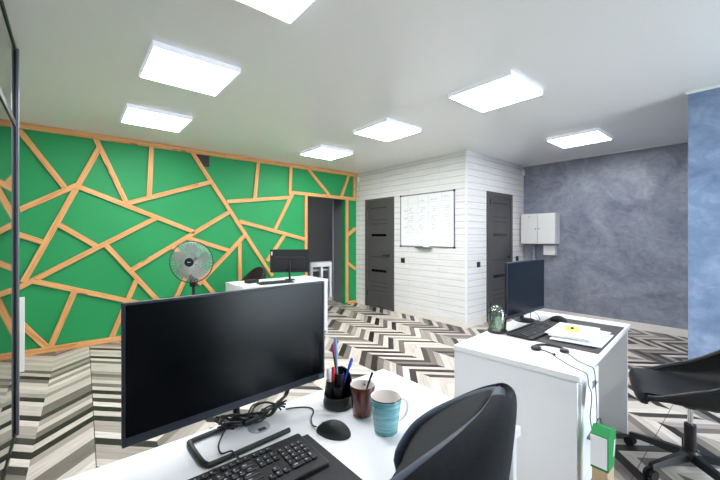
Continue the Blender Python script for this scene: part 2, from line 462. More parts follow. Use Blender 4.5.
# battens ------------------------------------------------------------------
lat = thing('timber_lattice', 'irregular web of nailed pine battens covering the green wall', 'wall decoration', (0, 5.4, 0))
BT = [(-0.417, 2.515, -0.049, 1.941), (0.237, 2.59, 0.567, 1.784), (0.277, 2.439, -0.393, 0.844), (0.06, 1.963, -0.429, 1.644), (0.07, 1.958, 1.384, 1.413), (0.573, 1.778, 1.621, 2.165), (0.849, 2.57, 0.82, 1.867), (1.357, 2.57, 2.606, 0.69), (1.866, 1.885, 2.945, 2.032), (2.364, 2.57, 2.303, 1.958), (2.96, 2.57, 2.945, 2.09), (3.004, 2.121, 2.661, 1.474), (3.004, 2.119, 4.40, 2.103), (3.325, 2.557, 3.774, 2.137), (4.252, 2.563, 4.067, 2.111), (4.40, 2.57, 4.40, 2.083), (3.268, 2.085, 3.268, 0.05), (4.209, 2.075, 4.209, 0.05), (4.42, 1.506, 4.222, 1.369), (4.222, 0.82, 4.42, 0.69), (2.061, 1.585, 3.268, 1.293), (2.848, 1.382, 2.525, 0.947), (2.158, 1.387, 1.453, 0.65), (2.056, 1.253, 2.061, 0.45), (1.291, 1.333, 1.889, 1.13), (1.92, 1.744, 0.616, 0.902), (1.11, 1.214, 1.694, 0.447), (1.331, 0.892, 1.123, 0.427), (0.902, 1.6, -0.429, 0.78), (-0.112, 1.503, 0.262, 1.224), (0.347, 1.247, 0.986, 0.388), (-0.429, 1.368, -0.241, 1.285), (-0.316, 0.843, 1.30, 0.24), (0.042, 0.674, -0.173, 0.052), (-0.70, 0.80, -0.198, 0.057), (0.672, 0.76, 0.403, 0.045), (1.694, 0.447, 1.95, 0.05), (1.123, 0.427, 1.15, 0.05), (-0.429, 1.644, -1.2, 1.30), (-0.429, 0.78, -1.25, 0.30), (-0.429, 1.368, -1.25, 1.9), (-0.417, 2.515, -0.80, 2.58)]
def batten(x0, z0, x1, z1, w, t):
    L = math.hypot(x1-x0, z1-z0); bm = B(); bx(bm, -0.01, -t, -w/2, L+0.01, 0, w/2, 0.0015, 1)
    return obj('batten', bm, 'wood', lat, False, (x0, 0, z0), (0, -math.atan2(z1-z0, x1-x0), 0))
for i, (a, b, c, d) in enumerate(BT):
    batten(a, b, c, d, 0.058, 0.028 + 0.0006*(i % 7))
batten(-1.28, H-0.036, 4.44, H-0.036, 0.065, 0.034)
batten(-1.28, 0.035, 3.24, 0.035, 0.065, 0.034)
batten(4.24, 0.028, 4.43, 0.028, 0.055, 0.034)

bm = B(); prism(bm, [(1.412, 2.552), (1.60, 2.552), (1.60, 2.385), (1.525, 2.385)], 0.014, Matrix.Translation((0, 5.4, 0)) @ Matrix.Rotation(PI/2, 4, 'X')); o = obj('ventilation_grille', bm, 'vent')
tag(o, 'small dark square wall vent high on the green wall under the top batten', 'vent')
# ceiling lights -----------------------------------------------------------
def ceiling_light(u, v, label):
    t = thing('ceiling_light', label, 'ceiling light', (u, v, H-0.038), 0, 'square ceiling panels')
    bm = B(); bx(bm, -0.29, -0.29, 0.004, 0.29, 0.29, 0.038, 0.003, 1)
    bx(bm, -0.29, -0.29, 0, -0.278, 0.29, 0.004); bx(bm, 0.278, -0.29, 0, 0.29, 0.29, 0.004); bx(bm, -0.278, -0.29, 0, 0.278, -0.278, 0.004); bx(bm, -0.278, 0.278, 0, 0.278, 0.29, 0.004)
    obj('light_frame', bm, 'frame_glow', t)
    boxo('diffuser', -0.276, -0.276, 0.001, 0.276, 0.276, 0.0035, 'led', t)
for u, v, l in [(0.70, 1.51, 'square white ceiling panel nearest the camera, cut by the top edge of the photo'),
                (0.70, 2.86, 'larger of the two square ceiling panels at the left before the green wall'),
                (0.71, 4.24, 'square ceiling panel at far left, close in front of the green wall top batten'),
                (2.87, 1.55, 'large square ceiling panel right of centre, in front of the white wall corner'),
                (2.89, 2.92, 'square ceiling panel in the middle, above and left of the whiteboard'),
                (2.96, 4.29, 'smallest square ceiling panel, closest to the doorway in the green wall'),
                (5.02, 1.56, 'square ceiling panel at right, close to the blue-grey plaster wall'),
                (0.70, -1.2, 'square ceiling panel above the rear left of the room'),
                (2.87, -1.2, 'square ceiling panel above the rear right by the window')]:
    ceiling_light(u, v, l)

# glass / mirror partition at the left --------------------------------------
gp = thing('mirrored_partition', 'tall tinted mirror sliding panel in black and grey frame along left edge', 'partition', (-0.29, 3.28, 0))
y0 = -4.2
boxo('mirror_panel', -0.012, y0, 0.03, 0.010, -0.03, 2.085, 'mirror', gp)
boxo('upper_panel', -0.012, y0, 2.125, 0.010, -0.03, H-0.03, 'mirror', gp)
boxo('bottom_rail', -0.018, y0, 0.0, 0.016, -0.02, 0.03, 'frameblk', gp)
boxo('middle_rail', -0.018, y0, 2.085, 0.016, -0.02, 2.125, 'frameblk', gp)
boxo('top_rail', -0.018, y0, H-0.03, 0.016, -0.02, H, 'frameblk', gp)
boxo('frame_edge', -0.02, -0.03, 0.0, 0.016, 0.0, H, 'frameblk', gp)
boxo('post', -0.02, 0.0, 0.0, 0.028, 0.035, H, 'alu', gp, 0.003)
wp = thing('low_panel', 'white waist-high panel standing behind the grey post at left', 'panel', (-0.50, 4.69, 0))
boxo('panel_board', -0.24, -0.012, 0.03, 0.165, 0.012, 0.757, 'white', wp, 0.003)
boxo('foot', -0.20, -0.10, 0.0, -0.16, 0.10, 0.03, 'alu', wp); boxo('foot', 0.08, -0.10, 0.0, 0.12, 0.10, 0.03, 'alu', wp)

# wall things ----------------------------------------------------------------
wb = thing('whiteboard', 'whiteboard with grey frame and handwritten table on the white lined wall', 'whiteboard', (4.46, 3.603, 1.175))
bm = B(); bx(bm, -0.012, -0.545, 0.01, -0.002, 0.545, 0.87); obj('board_face', bm, 'whiteboard', wb)
bm = B()
for a in ((-0.555, 0, 0.555, 0.014), (-0.555, 0.866, 0.555, 0.88), (-0.555, 0, -0.543, 0.88), (0.543, 0, 0.555, 0.88)):
    bx(bm, -0.018, a[0], a[1], 0, a[2], a[3])
obj('board_frame', bm, 'alu', wb)
for sy in (-0.55, 0.55):
    for sz in (0.005, 0.875):
        bm = B(); bx(bm, -0.022, sy-0.016, sz-0.014, -0.001, sy+0.016, sz+0.014, 0.003); obj('corner_cap', bm, 'black', wb)
bm = B(); bx(bm, -0.075, -0.13, -0.022, -0.001, 0.17, -0.012, 0.002); bx(bm, -0.078, -0.13, -0.022, -0.073, 0.17, -0.002); obj('pen_tray', bm, 'alu', wb)
bm = B()
def scr(y, z, w, h, n):
    pts = []
    for i in range(n+1):
        pts.append((-0.0135, y - w*i/n, z + random.uniform(-h, h)))
    tube(bm, pts, 0.0022, 4, True, 3)
for cx_ in (0.30, 0.08, -0.17, -0.42):
    if cx_ < 0.3: scr(cx_+0.07, 0.77 if cx_ > -0.3 else 0.80, 0.13, 0.012, 14)
    for rz in (0.62, 0.48, 0.33):
        if cx_ == 0.30:
            scr(0.47, rz, 0.08, 0.018, 8)
        for q in range(3):
            scr(cx_+random.uniform(0.02, 0.06), rz+0.035-0.035*q, random.uniform(0.05, 0.11), 0.009, 8)
for zz in (0.73, 0.56, 0.41, 0.24): tube(bm, [(-0.0135, 0.45, zz), (-0.0135, 0.0, zz+0.003), (-0.0135, -0.5, zz)], 0.0012, 4, False)
for yy in (0.38, 0.16, -0.06, -0.32): tube(bm, [(-0.0135, yy, 0.84), (-0.0135, yy, 0.22)], 0.0012, 4, False)
scr(-0.30, 0.19, 0.20, 0.006, 14); scr(-0.30, 0.15, 0.19, 0.006, 14)
obj('handwriting', bm, 'ink', wb)
er = B(); bx(er, 0, 0, 0, 0.045, 0.10, 0.028, 0.004)
tag(obj('board_eraser', er, 'plasticw', None, False, (4.395, 3.52, 1.164)), 'white eraser lying on the tray under the whiteboard', 'eraser')

def switch(name, loc, rotz, label):
    t = thing(name, label, 'switch', loc, rotz)
    boxo('switch_plate', -0.042, -0.012, -0.042, 0.042, 0, 0.042, 'black', t, 0.003)
    boxo('rocker', -0.026, -0.016, -0.026, 0.026, -0.010, 0.026, 'blackm', t, 0.002)
switch('light_switch', (4.46, 4.111, 0.93), -PI/2, 'black square light switch between the left grey door and the whiteboard')
switch('light_switch', (4.784, 2.853, 0.918), 0, 'black square light switch on the white wall left of the second grey door')
switch('light_switch', (6.04, 2.853, 0.958), 0, 'black square light switch between second grey door and blue-grey wall')

def sensor(loc, rotz, label):
    t = thing('motion_sensor', label, 'motion sensor', loc, rotz)
    boxo('sensor_body', -0.03, -0.03, -0.05, 0.03, 0.0, 0.05, 'plasticw', t, 0.008)
    bm = B(); lathe(bm, [(0.022, 0), (0.02, 0.008), (0.012, 0.014)], 20, mtx=Matrix.Translation((0, -0.03, 0.005)) @ Matrix.Rotation(PI/2, 4, 'X')); obj('lens', bm, 'cream', t, True)
sensor((4.46, 5.33, 2.50), -PI/2, 'small white motion sensor high in the corner beside the green wall')
sensor((6.27, 2.853, 2.50), 0.0, 'small white motion sensor high in the corner beside the blue-grey wall')

cb = thing('wall_cabinet', 'white two-door metal wall cabinet on the blue-grey plaster wall', 'cabinet', (6.308, 2.53, 1.22))
boxo('cabinet_body', -0.19, -0.28, 0, 0, 0.28, 0.52, 'white', cb, 0.003)
for a, b, k in ((0.003, 0.277, 0.03), (-0.277, -0.003, -0.03)):
    d = boxo('cabinet_door', -0.206, a, 0.004, -0.191, b, 0.516, 'white', cb, 0.003)
    bm = B(); cyl(bm, (-0.206, k, 0.26), (-0.218, k, 0.26), 0.009); obj('lock', bm, 'alu', d, True)
bm = B(); bx(bm, -0.208, 0.12, 0.465, -0.2055, 0.15, 0.475); obj('badge', bm, 'ink', cb)
mb = thing('junction_box', 'small white box mounted right under the wall cabinet', 'box', (6.308, 2.38, 1.03))
boxo('box_body', -0.10, -0.095, 0, 0, 0.095, 0.17, 'white', mb, 0.006); boxo('box_cover', -0.108, -0.09, 0.006, -0.10, 0.09, 0.164, 'plasticw', mb, 0.003)
cd = thing('cable_trunking', 'grey cable trunking running down the wall below the white cabinet', 'trunking', (6.308, 2.66, 1.22))
bm = B(); bx(bm, -0.04, -0.028, -0.86, 0, 0.028, -0.001, 0.003); obj('trunking_cover', bm, 'plaster', cd)

# ---------------------------------------------------------------- desks
def desk(name, label, loc, rotz, L, D, ped=None, hz=0.75):
    """local x along length 0..L, y 0..D (0 = user side)"""
    t = thing(name, label, 'desk', loc, rotz)
    boxo('desktop', 0, 0, hz-0.028, L, D, hz, 'desk', t, 0.002)
    boxo('side_panel', 0.004, 0.012, 0, 0.026, D-0.004, hz-0.028, 'desk', t)
    boxo('side_panel', L-0.026, 0.012, 0, L-0.004, D-0.004, hz-0.028, 'desk', t)
    boxo('modesty_panel', 0.026, D-0.06, 0.28, L-0.026, D-0.042, hz-0.028, 'desk', t)
    return t
d1 = desk('desk', 'white desk nearest the camera carrying the big monitor and two mugs', (-0.24, 0.500, 0), 0, 1.326, 0.622)
boxo('pedestal', 0.95, 0.03, 0.03, 1.296, 0.50, 0.715, 'desk', d1, 0.002)
ANG = math.radians(4.0)
d2 = desk('desk', 'white desk at right with drawers, glass cloche, monitor and papers', (1.664, 0.515, 0), ANG, 1.27, 0.605)
pd = boxo('pedestal', 0.03, 0.02, 0.03, 0.36, 0.50, 0.715, 'desk', d2, 0.002)
for k, z in enumerate((0.04, 0.27, 0.49)):
    dr = boxo('drawer', 0.034, 0.003, z, 0.356, 0.019, z+(0.22 if k < 2 else 0.215), 'desk', d2, 0.002)
    boxo('drawer_handle', 0.13, -0.012, z+0.16, 0.26, 0.003, z+0.17, 'alu', dr)
d3 = desk('desk', 'white desk at the back in front of the green wall', (1.557, 3.975, 0), 0, 1.22, 0.60)
# panel facing the camera side on the back desk (visitor side is -V)
boxo('front_panel', 0.026, 0.016, 0.03, 1.194, 0.034, 0.72, 'desk', d3)

# ---------------------------------------------------------------- monitors
def monitor(label, loc, rotz, W=0.625, Hh=0.362, zb=0.07, stand='loop', back=False):
    t = thing('monitor', label, 'monitor', loc, rotz)
    bm = B(); bx(bm, -W/2, 0.0, zb, W/2, 0.012, zb+Hh, 0.002); bx(bm, -W/2+0.06, 0.010, zb+0.05, W/2-0.06, 0.042, zb+Hh-0.10, 0.012)
    obj('housing', bm, 'blackm', t)
    bm = B(); f = 0.007; ch = 0.022
    bx(bm, -W/2, -0.004, zb, W/2, 0.0, zb+ch, 0.001, 1); bx(bm, -W/2, -0.004, zb+Hh-f, W/2, 0, zb+Hh, 0.001, 1)
    bx(bm, -W/2, -0.004, zb+ch, -W/2+f, 0, zb+Hh-f); bx(bm, W/2-f, -0.004, zb+ch, W/2, 0, zb+Hh-f)
    obj('bezel', bm, 'bezel', t)
    boxo('screen', -W/2+f, -0.002, zb+ch, W/2-f, 0.0005, zb+Hh-f, 'screen', t)
    if stand == 'loop':
        bm = B(); tube(bm, [(0.0, 0.05, zb+0.17), (0.0, 0.052, zb+0.06), (0.0, 0.050, 0.04), (0.0, 0.035, 0.010)], 0.011, 10); obj('neck', bm, 'black', t, True)
        bm = B(); r = 0.0075
        tube(bm, [(0.0, 0.033, r), (-0.10, 0.033, r), (-0.140, 0.030, r), (-0.150, 0.018, r), (-0.152, -0.075, r), (-0.148, -0.104, r), (-0.134, -0.113, r), (-0.05, -0.114, r), (0.095, -0.114, r)], r, 10, True, 6)
        obj('stand_base', bm, 'black', t, True)
    else:
        bm = B(); tube(bm, [(0, 0.045, zb+0.16), (0, 0.06, zb+0.08), (0, 0.03, 0.015)], 0.014, 10); obj('neck', bm, 'black', t, True)
        bm = B(); lathe(bm, [(0.07, 0), (0.07, 0.006), (0.062, 0.012), (0.02, 0.016)], 32, 0, 0.012); obj('stand_base', bm, 'black', t, True)
    return t
mon1 = monitor('large black widescreen monitor on the nearest desk, screen switched off', (0.413, 1.052, 0.75), math.radians(3.2), 0.628, 0.36, 0.073)
bm = B(); bx(bm, 0.288, -0.0048, 0.0775, 0.306, -0.0042, 0.0895); st = obj('sticker', bm, 'ltblue', mon1); st['label'] = 'small pale blue sticker'
mon2 = monitor('black monitor on the right hand desk behind the glass cloche', (2.475, 1.10, 0.75), 0.0, 0.58, 0.375, 0.053, 'disc')
mon3 = monitor('dark monitor seen from behind on the back desk by the green wall', (2.32, 4.24, 0.75), math.radians(180-34), 0.53, 0.315, 0.105, 'disc')
bm = B(); bx(bm, 0.235, 0.0125, 0.34, 0.252, 0.0135, 0.39); obj('sticker', bm, 'cream', mon3)

# ---------------------------------------------------------------- keyboards
def keyboard(label, loc, rotz):
    t = thing('keyboard', label, 'keyboard', loc, rotz)
    bm = B(); vs = bx(bm, -0.222, -0.079, 0.0, 0.222, 0.079, 0.012, 0.003)
    for v in vs:
        if v.co.z > 0.006: v.co.z += 0.006*(v.co.y+0.079)/0.158
    obj('keyboard_body', bm, 'black', t)
    km = B(); bx(km, -0.5, -0.5, 0, 0.5, 0.5, 1.0, 0.12, 1); bmesh.ops.recalc_face_normals(km, faces=km.faces)
    me = bpy.data.meshes.new('key'); km.to_mesh(me); km.free(); me.materials.append(M['key'])
    u = 0.0186
    def key(x, y, w=1.0, h=1.0):
        o = bpy.data.objects.new('key', me); C.objects.link(o); o.parent = t
        zz = 0.0115 + 0.006*(y+0.079)/0.158
        o.location = (x + w*u/2, y - h*u/2, zz); o.scale = (w*u-0.003, h*u-0.003, 0.0055)
    X0 = -0.214; Y = 0.066
    # function row, number row, three letter rows, bottom row
    x = X0; key(x, Y); x += 2*u
    for g_ in range(3):
        for k in range(4): key(x, Y, 1, 0.8); x += u
        x += 0.5*u
    rows = [([1]*13+[2], Y-1.3*u), ([1.5]+[1]*12+[1.5], Y-2.3*u), ([1.75]+[1]*11+[2.25], Y-3.3*u), ([2.25]+[1]*10+[2.75], Y-4.3*u), ([1.25]*3+[6.25]+[1.25]*4, Y-5.3*u)]
    for ws, y in rows:
        x = X0
        for w_ in ws: key(x, y, w_); x += w_*u
    nx = X0 + 15.3*u
    for k in range(3): key(nx+k*u, Y, 1, 0.8); key(nx+k*u, Y-1.3*u); key(nx+k*u, Y-2.3*u)
    key(nx+u, Y-4.3*u)
    for k in range(3): key(nx+k*u, Y-5.3*u)
    px = X0 + 18.6*u
    for r_ in range(3):
        for k in range(4):
            key(px+k*u, Y-(1.3+r_)*u)
    for k in range(3): key(px+k*u, Y-4.3*u)
    key(px, Y-5.3*u, 2); key(px+2*u, Y-5.3*u); key(px+3*u, Y-4.3*u, 1, 2)
    return t
kb1 = keyboard('black full-size keyboard on the nearest desk, on a black mat', (0.294, 0.812, 0.7535), 0)
kb2 = dup(kb1, (2.24, 0.940, 0.7535), 0.0, 'black keyboard on the right hand desk in front of its monitor')
kb3 = dup(kb1, (2.02, 4.07, 0.75), math.radians(-6), 'black keyboard on the back desk beside the monitor')

bm = B(); bx(bm, -0.21, 0.515, 0.7502, 0.550, 0.896, 0.7532, 0.001, 1)
tag(obj('desk_mat', bm, 'matblk'), 'black desk mat under the keyboard on the nearest desk', 'desk mat')
bm = B(); bx(bm, -0.365, -0.215, 0, 0.365, 0.215, 0.003, 0.001, 1)
tag(obj('desk_mat', bm, 'mat', None, False, (2.405, 0.792, 0.7502), (0, 0, ANG)), 'dark grey-brown desk mat under the papers on the right hand desk', 'desk mat')

def mouse(label, loc, rotz, s=1.0):
    t = thing('computer_mouse', label, 'mouse', loc, rotz)
    bm = B(); n = 20; m_ = 10
    bmesh.ops.create_uvsphere(bm, u_segments=28, v_segments=16, radius=1.0)
    for v in bm.verts:
        x, y, z = v.co
        w = 0.031*(1 - 0.10*y)
        hz = 0.036*(1 - 0.22*y*y - 0.12*y)
        v.co = Vector((x*w, y*0.056, max(z, -0.12)*hz + 0.12*hz + 0.0005))
    obj('mouse_body', bm, 'blackm', t, True)
    bm = B(); cyl(bm, (-0.003, 0.032, 0.0245), (0.003, 0.032, 0.0245), 0.0055, n=16); obj('scroll_wheel', bm, 'black', t, True)
    return t
ms1 = mouse('black corded mouse on the nearest desk left of the pen holder', (0.612, 0.850, 0.75), math.radians(30))
ms2 = mouse('black mouse on the desk mat beside the papers of the right hand desk', (2.62, 0.945, 0.7535), math.radians(5))

def adopt(o, par):
    bpy.context.view_layer.update(); o.parent = par; o.matrix_parent_inverse = par.matrix_world.inverted()
bm = B(); tube(bm, [(0.584, 0.900, 0.760), (0.586, 0.925, 0.755), (0.606, 0.965, 0.753), (0.640, 1.005, 0.753), (0.635, 1.035, 0.753), (0.600, 1.062, 0.753), (0.57, 1.072, 0.753)], 0.0022, 6)
adopt(obj('cord', bm, 'black', None, True), ms1)
bm = B(); tube(bm, [(0.345, 0.890, 0.762), (0.338, 0.915, 0.766), (0.335, 0.935, 0.769), (0.318, 0.965, 0.755), (0.325, 1.01, 0.753), (0.350, 1.05, 0.758), (0.37, 1.075, 0.762)], 0.0024, 6)
adopt(obj('cord', bm, 'black', None, True), kb1)

# cable tangle
cbun = thing('cable_tangle', 'messy bundle of black cables behind the stand of the big monitor', 'cable', (0.45, 1.085, 0.75))
random.seed(11)
bm = B()
for k in range(9):
    pts = []
    ph = random.uniform(0, 6.28)
    for i in range(9):
        t_ = i/8
        pts.append((-0.105 + 0.21*t_ + random.uniform(-0.012, 0.012), -0.012 + 0.022*math.sin(ph+5*t_) + random.uniform(-0.008, 0.008), 0.022 + 0.016*math.sin(ph*2+7*t_) + random.uniform(-0.004, 0.006)))
    tube(bm, pts, 0.0032, 6)
for k in range(5):
    cx_, cz_ = random.uniform(-0.06, 0.08), random.uniform(0.020, 0.03)
    r_ = random.uniform(0.018, 0.03); a0 = random.uniform(0, 6)
    tube(bm, [(cx_ + r_*1.5*math.cos(a0+j*0.7), -0.02 + r_*0.7*math.sin(a0+j*0.7), cz_ + 0.012*math.sin(j*0.9+k)) for j in range(9)], 0.0028, 6)
obj('cables', bm, 'black', cbun, True)
for k in range(3):
    bm = B(); o_ = 0.007*k
    tube(bm, [(0.05+o_, -0.01, 0.02), (0.095+o_, 0.0, 0.022+o_), (0.130+o_*0.6, 0.012, 0.040), (0.142+o_*0.6, 0.018, 0.075), (0.12+o_*0.3, 0.012, 0.11), (0.06, 0.010, 0.14)], 0.0042, 8)
    obj('monitor_lead', bm, 'black', cbun, True)
bm = B(); bx(bm, -0.045, -0.045, 0.014, 0.02, -0.028, 0.030, 0.003, mtx=Matrix.Rotation(0.15, 4, 'Z')); obj('plug', bm, 'black', cbun)
gm = thing('cable_grommet', 'round grey plastic cable grommet in the top of the nearest desk', 'grommet', (0.455, 1.030, 0.75))
bm = B(); lathe(bm, [(0.034, 0), (0.034, 0.002), (0.030, 0.004), (0.0, 0.0042)], 32, close=False); obj('grommet_cap', bm, 'grommet', gm, True)
bm = B(); bx(bm, -0.012, -0.030, 0.0035, 0.012, -0.014, 0.0046, 0.0004); obj('slot', bm, 'black', gm)

# pen holder -----------------------------------------------------------------
ph = thing('pen_holder', 'round black plastic desk organiser with pens beside the mugs', 'pen holder', (0.731, 0.985, 0.75), math.radians(-38))
bm = B(); lathe(bm, [(0.050, 0), (0.053, 0.006), (0.053, 0.020), (0.050, 0.026), (0.050, 0.040), (0.046, 0.040), (0.046, 0.012), (0.0, 0.012)], 40, close=False); obj('tray', bm, 'black', ph, True)
bm = B(); pts = []
for i in range(25):                                     # curved back wing rising above the tray
    a = math.radians(-10 + 200*i/24); pts.append(a)
prev = None
for i, a in enumerate(pts):
    f = i/24; hgt = 0.045 + 0.075*math.sin(PI*min(1, f*1.15))**0.8
    q = [Vector((0.0475*math.cos(a), 0.0475*math.sin(a), 0.012)), Vector((0.0505*math.cos(a), 0.0505*math.sin(a), 0.012)), Vector((0.0505*math.cos(a), 0.0505*math.sin(a), hgt)), Vector((0.0475*math.cos(a), 0.0475*math.sin(a), hgt))]
    q = [bm.verts.new(v) for v in q]
    if prev:
        for j in range(4): bm.faces.new((prev[j], prev[(j+1) % 4], q[(j+1) % 4], q[j]))
    else: bm.faces.new(q)
    prev = q
bm.faces.new(list(reversed(prev)))
obj('back_wing', bm, 'black', ph, True)
for px_, py_, r_, h_ in ((-0.028, 0.006, 0.016, 0.085), (0.004, 0.022, 0.017, 0.105), (-0.002, -0.012, 0.015, 0.070)):
    bm = B(); lathe(bm, [(r_, 0.012), (r_, h_), (r_-0.0018, h_), (r_-0.0018, 0.015), (0.0, 0.015)], 24, px_, py_, close=False); obj('pen_tube', bm, 'black', ph, True)

bpy.context.view_layer.update()
mw = ph.matrix_world.copy()
def pen(name, label, cat, base, tip, r, m, capm=None, capfrac=0.3):
    """base, tip in holder-local coordinates; pen is its own thing"""
    p0 = mw @ Vector(base); p1 = mw @ Vector(tip); d = p1-p0; L = d.length
    t = thing(name, label, cat, p0); q = Vector((0, 0, 1)).rotation_difference(d.normalized())
    t.rotation_mode = 'QUATERNION'; t.rotation_quaternion = q
    bm = B(); lathe(bm, [(r*0.3, 0), (r, r*3), (r, L*(1-capfrac))], 14); obj('barrel', bm, m, t, True)
    bm = B(); lathe(bm, [(r*1.12, L*(1-capfrac)), (r*1.12, L-r*0.8), (r*0.7, L)], 14)
    bx(bm, r*0.9, -r*0.35, L*(1-capfrac)+0.004, r*1.75, r*0.35, L-r); obj('cap', bm, capm or m, t, True)
# local frame is rotated; -x local is image left-ish
pen('marker', 'white capped marker at the left of the black desk organiser', 'marker', (-0.030, 0.006, 0.016), (-0.034, 0.006, 0.128), 0.0075, 'plasticw')
pen('marker', 'red marker standing in the black desk organiser behind the white one', 'marker', (-0.019, 0.010, 0.016), (-0.018, 0.014, 0.130), 0.0055, 'red')
pen('pen', 'pale blue pen standing tallest in the black desk organiser', 'pen', (0.000, 0.020, 0.016), (-0.012, 0.022, 0.232), 0.0042, 'ltblue', 'ltblue')
pen('pen', 'dark pen leaning next to the tallest pale blue pen', 'pen', (0.005, 0.030, 0.016), (-0.022, 0.040, 0.205), 0.0042, 'black', 'pink', 0.25)
pen('pen', 'bright blue pen leaning out of the right side of the desk organiser', 'pen', (0.010, 0.018, 0.040), (0.050, 0.046, 0.150), 0.0045, 'blue')
bm = B(); bx(bm, -0.011, -0.004, 0, 0.011, 0.004, 0.005, 0.001)
tag(obj('eraser', bm, 'plasticw', None, False, tuple(mw @ Vector((0.012, -0.034, 0.0125))), (0, 0, 0.3)), 'tiny white eraser in the front tray of the desk organiser', 'eraser')

# mugs -------------------------------------------------------------------------
def mug(name, label, loc, rotz, rt, rb, h, mo, mi, mh, hs=1.0):
    t = thing(name, label, 'mug', loc, rotz)
    bm = B(); th = 0.0032
    lathe(bm, [(0.0, 0), (rb-0.003, 0), (rb, 0.003), (rb+(rt-rb)*0.45, h*0.4), (rt-0.0008, h*0.8), (rt, h-0.001), (rt-0.001, h+0.0005)], 40, close=False)
    obj('mug_body', bm, mo, t, True)
    bm = B(); lathe(bm, [(rt-0.001, h+0.0005), (rt-th, h-0.0005), (rt-th-0.0008, h*0.8), (rb+(rt-rb)*0.45-th, h*0.4), (rb-th, 0.008), (0.0, 0.006)], 40, close=False)
    obj('mug_inside', bm, mi, t, True)
    bm = B(); e = rt*0.96
    tube(bm, [(e-0.003, 0, h*0.80), (e+0.012*hs, 0, h*0.86), (e+0.026*hs, 0, h*0.76), (e+0.030*hs, 0, h*0.58), (e+0.022*hs, 0, h*0.38), (e+0.004, 0, h*0.26), (e-0.008, 0, h*0.235)], 0.0045, 10)
    obj('mug_handle', bm, mh, t, True)
    return t
mug('mug', 'dark brown glazed mug with a spoon in it beside the black desk organiser', (0.757, 0.882, 0.75), math.radians(40), 0.0425, 0.034, 0.100, 'brown', 'cream', 'brown', 0.55)
mug('mug', 'teal glazed mug with brown rim and pale handle on the nearest desk', (0.747, 0.760, 0.75), math.radians(-25), 0.0475, 0.037, 0.107, 'teal', 'cream', 'cream', 0.9)
sp = thing('teaspoon', 'dark steel spoon handle sticking out of the brown mug', 'spoon', (0.757, 0.882, 0.7565))
bm = B(); tube(bm, [(0.012, 0.008, 0.012), (0.018, 0.000, 0.070), (0.034, -0.012, 0.128)], 0.0032, 8, radii=(0.0022, 0.0042)); obj('spoon_handle', bm, 'steel', sp, True)
bm = B(); bmesh.ops.create_uvsphere(bm, u_segments=12, v_segments=8, radius=1.0)
for v in bm.verts: v.co = Vector((0.010+v.co.x*0.010, 0.009+v.co.y*0.004, 0.018+v.co.z*0.016))
obj('spoon_bowl', bm, 'steel', sp, True)

# ---------------------------------------------------------------- desk 2 things
cl = thing('glass_cloche', 'glass dome on dark base with a small cactus inside, on the right hand desk', 'cloche', (2.055, 1.094, 0.75))
bm = B(); lathe(bm, [(0.0, 0), (0.056, 0), (0.058, 0.004), (0.058, 0.012), (0.054, 0.016), (0.0, 0.016)], 36, close=False); obj('base', bm, 'darkbase', cl, True)
bm = B(); lathe(bm, [(0.052, 0.016), (0.0535, 0.05), (0.0535, 0.105), (0.050, 0.13), (0.040, 0.150), (0.024, 0.163), (0.008, 0.168), (0.0, 0.1685)], 36, close=False); obj('dome', bm, 'cloche', cl, True)
bm = B()
for cx_, cy_, r_, h_ in ((-0.004, -0.012, 0.015, 0.085), (0.018, 0.010, 0.012, 0.065), (-0.022, 0.012, 0.011, 0.055), (0.012, -0.026, 0.009, 0.04)):
    n = 16; prof = [(0.0, 0.016), (r_*0.8, 0.018), (r_, 0.03), (r_, 0.016+h_*0.75), (r_*0.75, 0.016+h_*0.93), (0.0, 0.016+h_)]
    rings = lathe(bm, prof, n, cx_, cy_, close=False)
    for rg in rings:
        for i, v in enumerate(rg):
            if i % 2: v.co.x = cx_+(v.co.x-cx_)*0.78; v.co.y = cy_+(v.co.y-cy_)*0.78
obj('cactus', bm, 'leaf', cl)
bm = B(); random.seed(3)
for k in range(40):
    a = random.uniform(0, 6.28); r_ = random.uniform(0, 0.042); s_ = random.uniform(0.005, 0.009)
    bmesh.ops.create_icosphere(bm, subdivisions=1, radius=s_, matrix=Matrix.Translation((r_*math.cos(a), r_*math.sin(a), 0.018+s_*0.4)))
ob_ = obj('moss', bm, 'leaf2', cl)

# papers
def sheet(name, m, cx_, cy_, z, rz, w=0.297, d=0.21, curl=0.0, th=0.0008):
    bm = B(); nx_ = 10
    top = []; bot = []
    for i in range(nx_+1):
        row = []; row2 = []
        for j in (0, 1):
            x = -w/2 + w*i/nx_; zc = curl*max(0, (i/nx_-0.55))**2
            row.append(bm.verts.new((x, -d/2+d*j, zc+th))); row2.append(bm.verts.new((x, -d/2+d*j, zc)))
        top.append(row); bot.append(row2)
    for i in range(nx_):
        bm.faces.new((top[i][0], top[i+1][0], top[i+1][1], top[i][1])); bm.faces.new((bot[i][0], bot[i][1], bot[i+1][1], bot[i+1][0]))
        bm.faces.new((top[i][0], bot[i][0], bot[i+1][0], top[i+1][0])); bm.faces.new((top[i][1], top[i+1][1], bot[i+1][1], bot[i][1]))
    bm.faces.new((top[0][0], top[0][1], bot[0][1], bot[0][0])); bm.faces.new((top[-1][0], bot[-1][0], bot[-1][1], top[-1][1]))
    return obj(name, bm, m, None, False, (cx_, cy_, z), (0, 0, rz))
random.seed(5)
PL = [(2.27, 0.735, 0.02, 'paper2', 'lowest pale sheet of the paper pile sticking out at its front'), (2.235, 0.765, 0.10, 'paper', 'sheet second from the bottom of the paper pile'),
      (2.285, 0.765, -0.08, 'paper2', 'bluish sheet in the middle of the paper pile'), (2.27, 0.79, 0.14, 'paper', 'white sheet next below the top of the paper pile'),
      (2.275, 0.80, 0.05, 'paper', 'topmost white sheet of the paper pile, under the yellow note')]
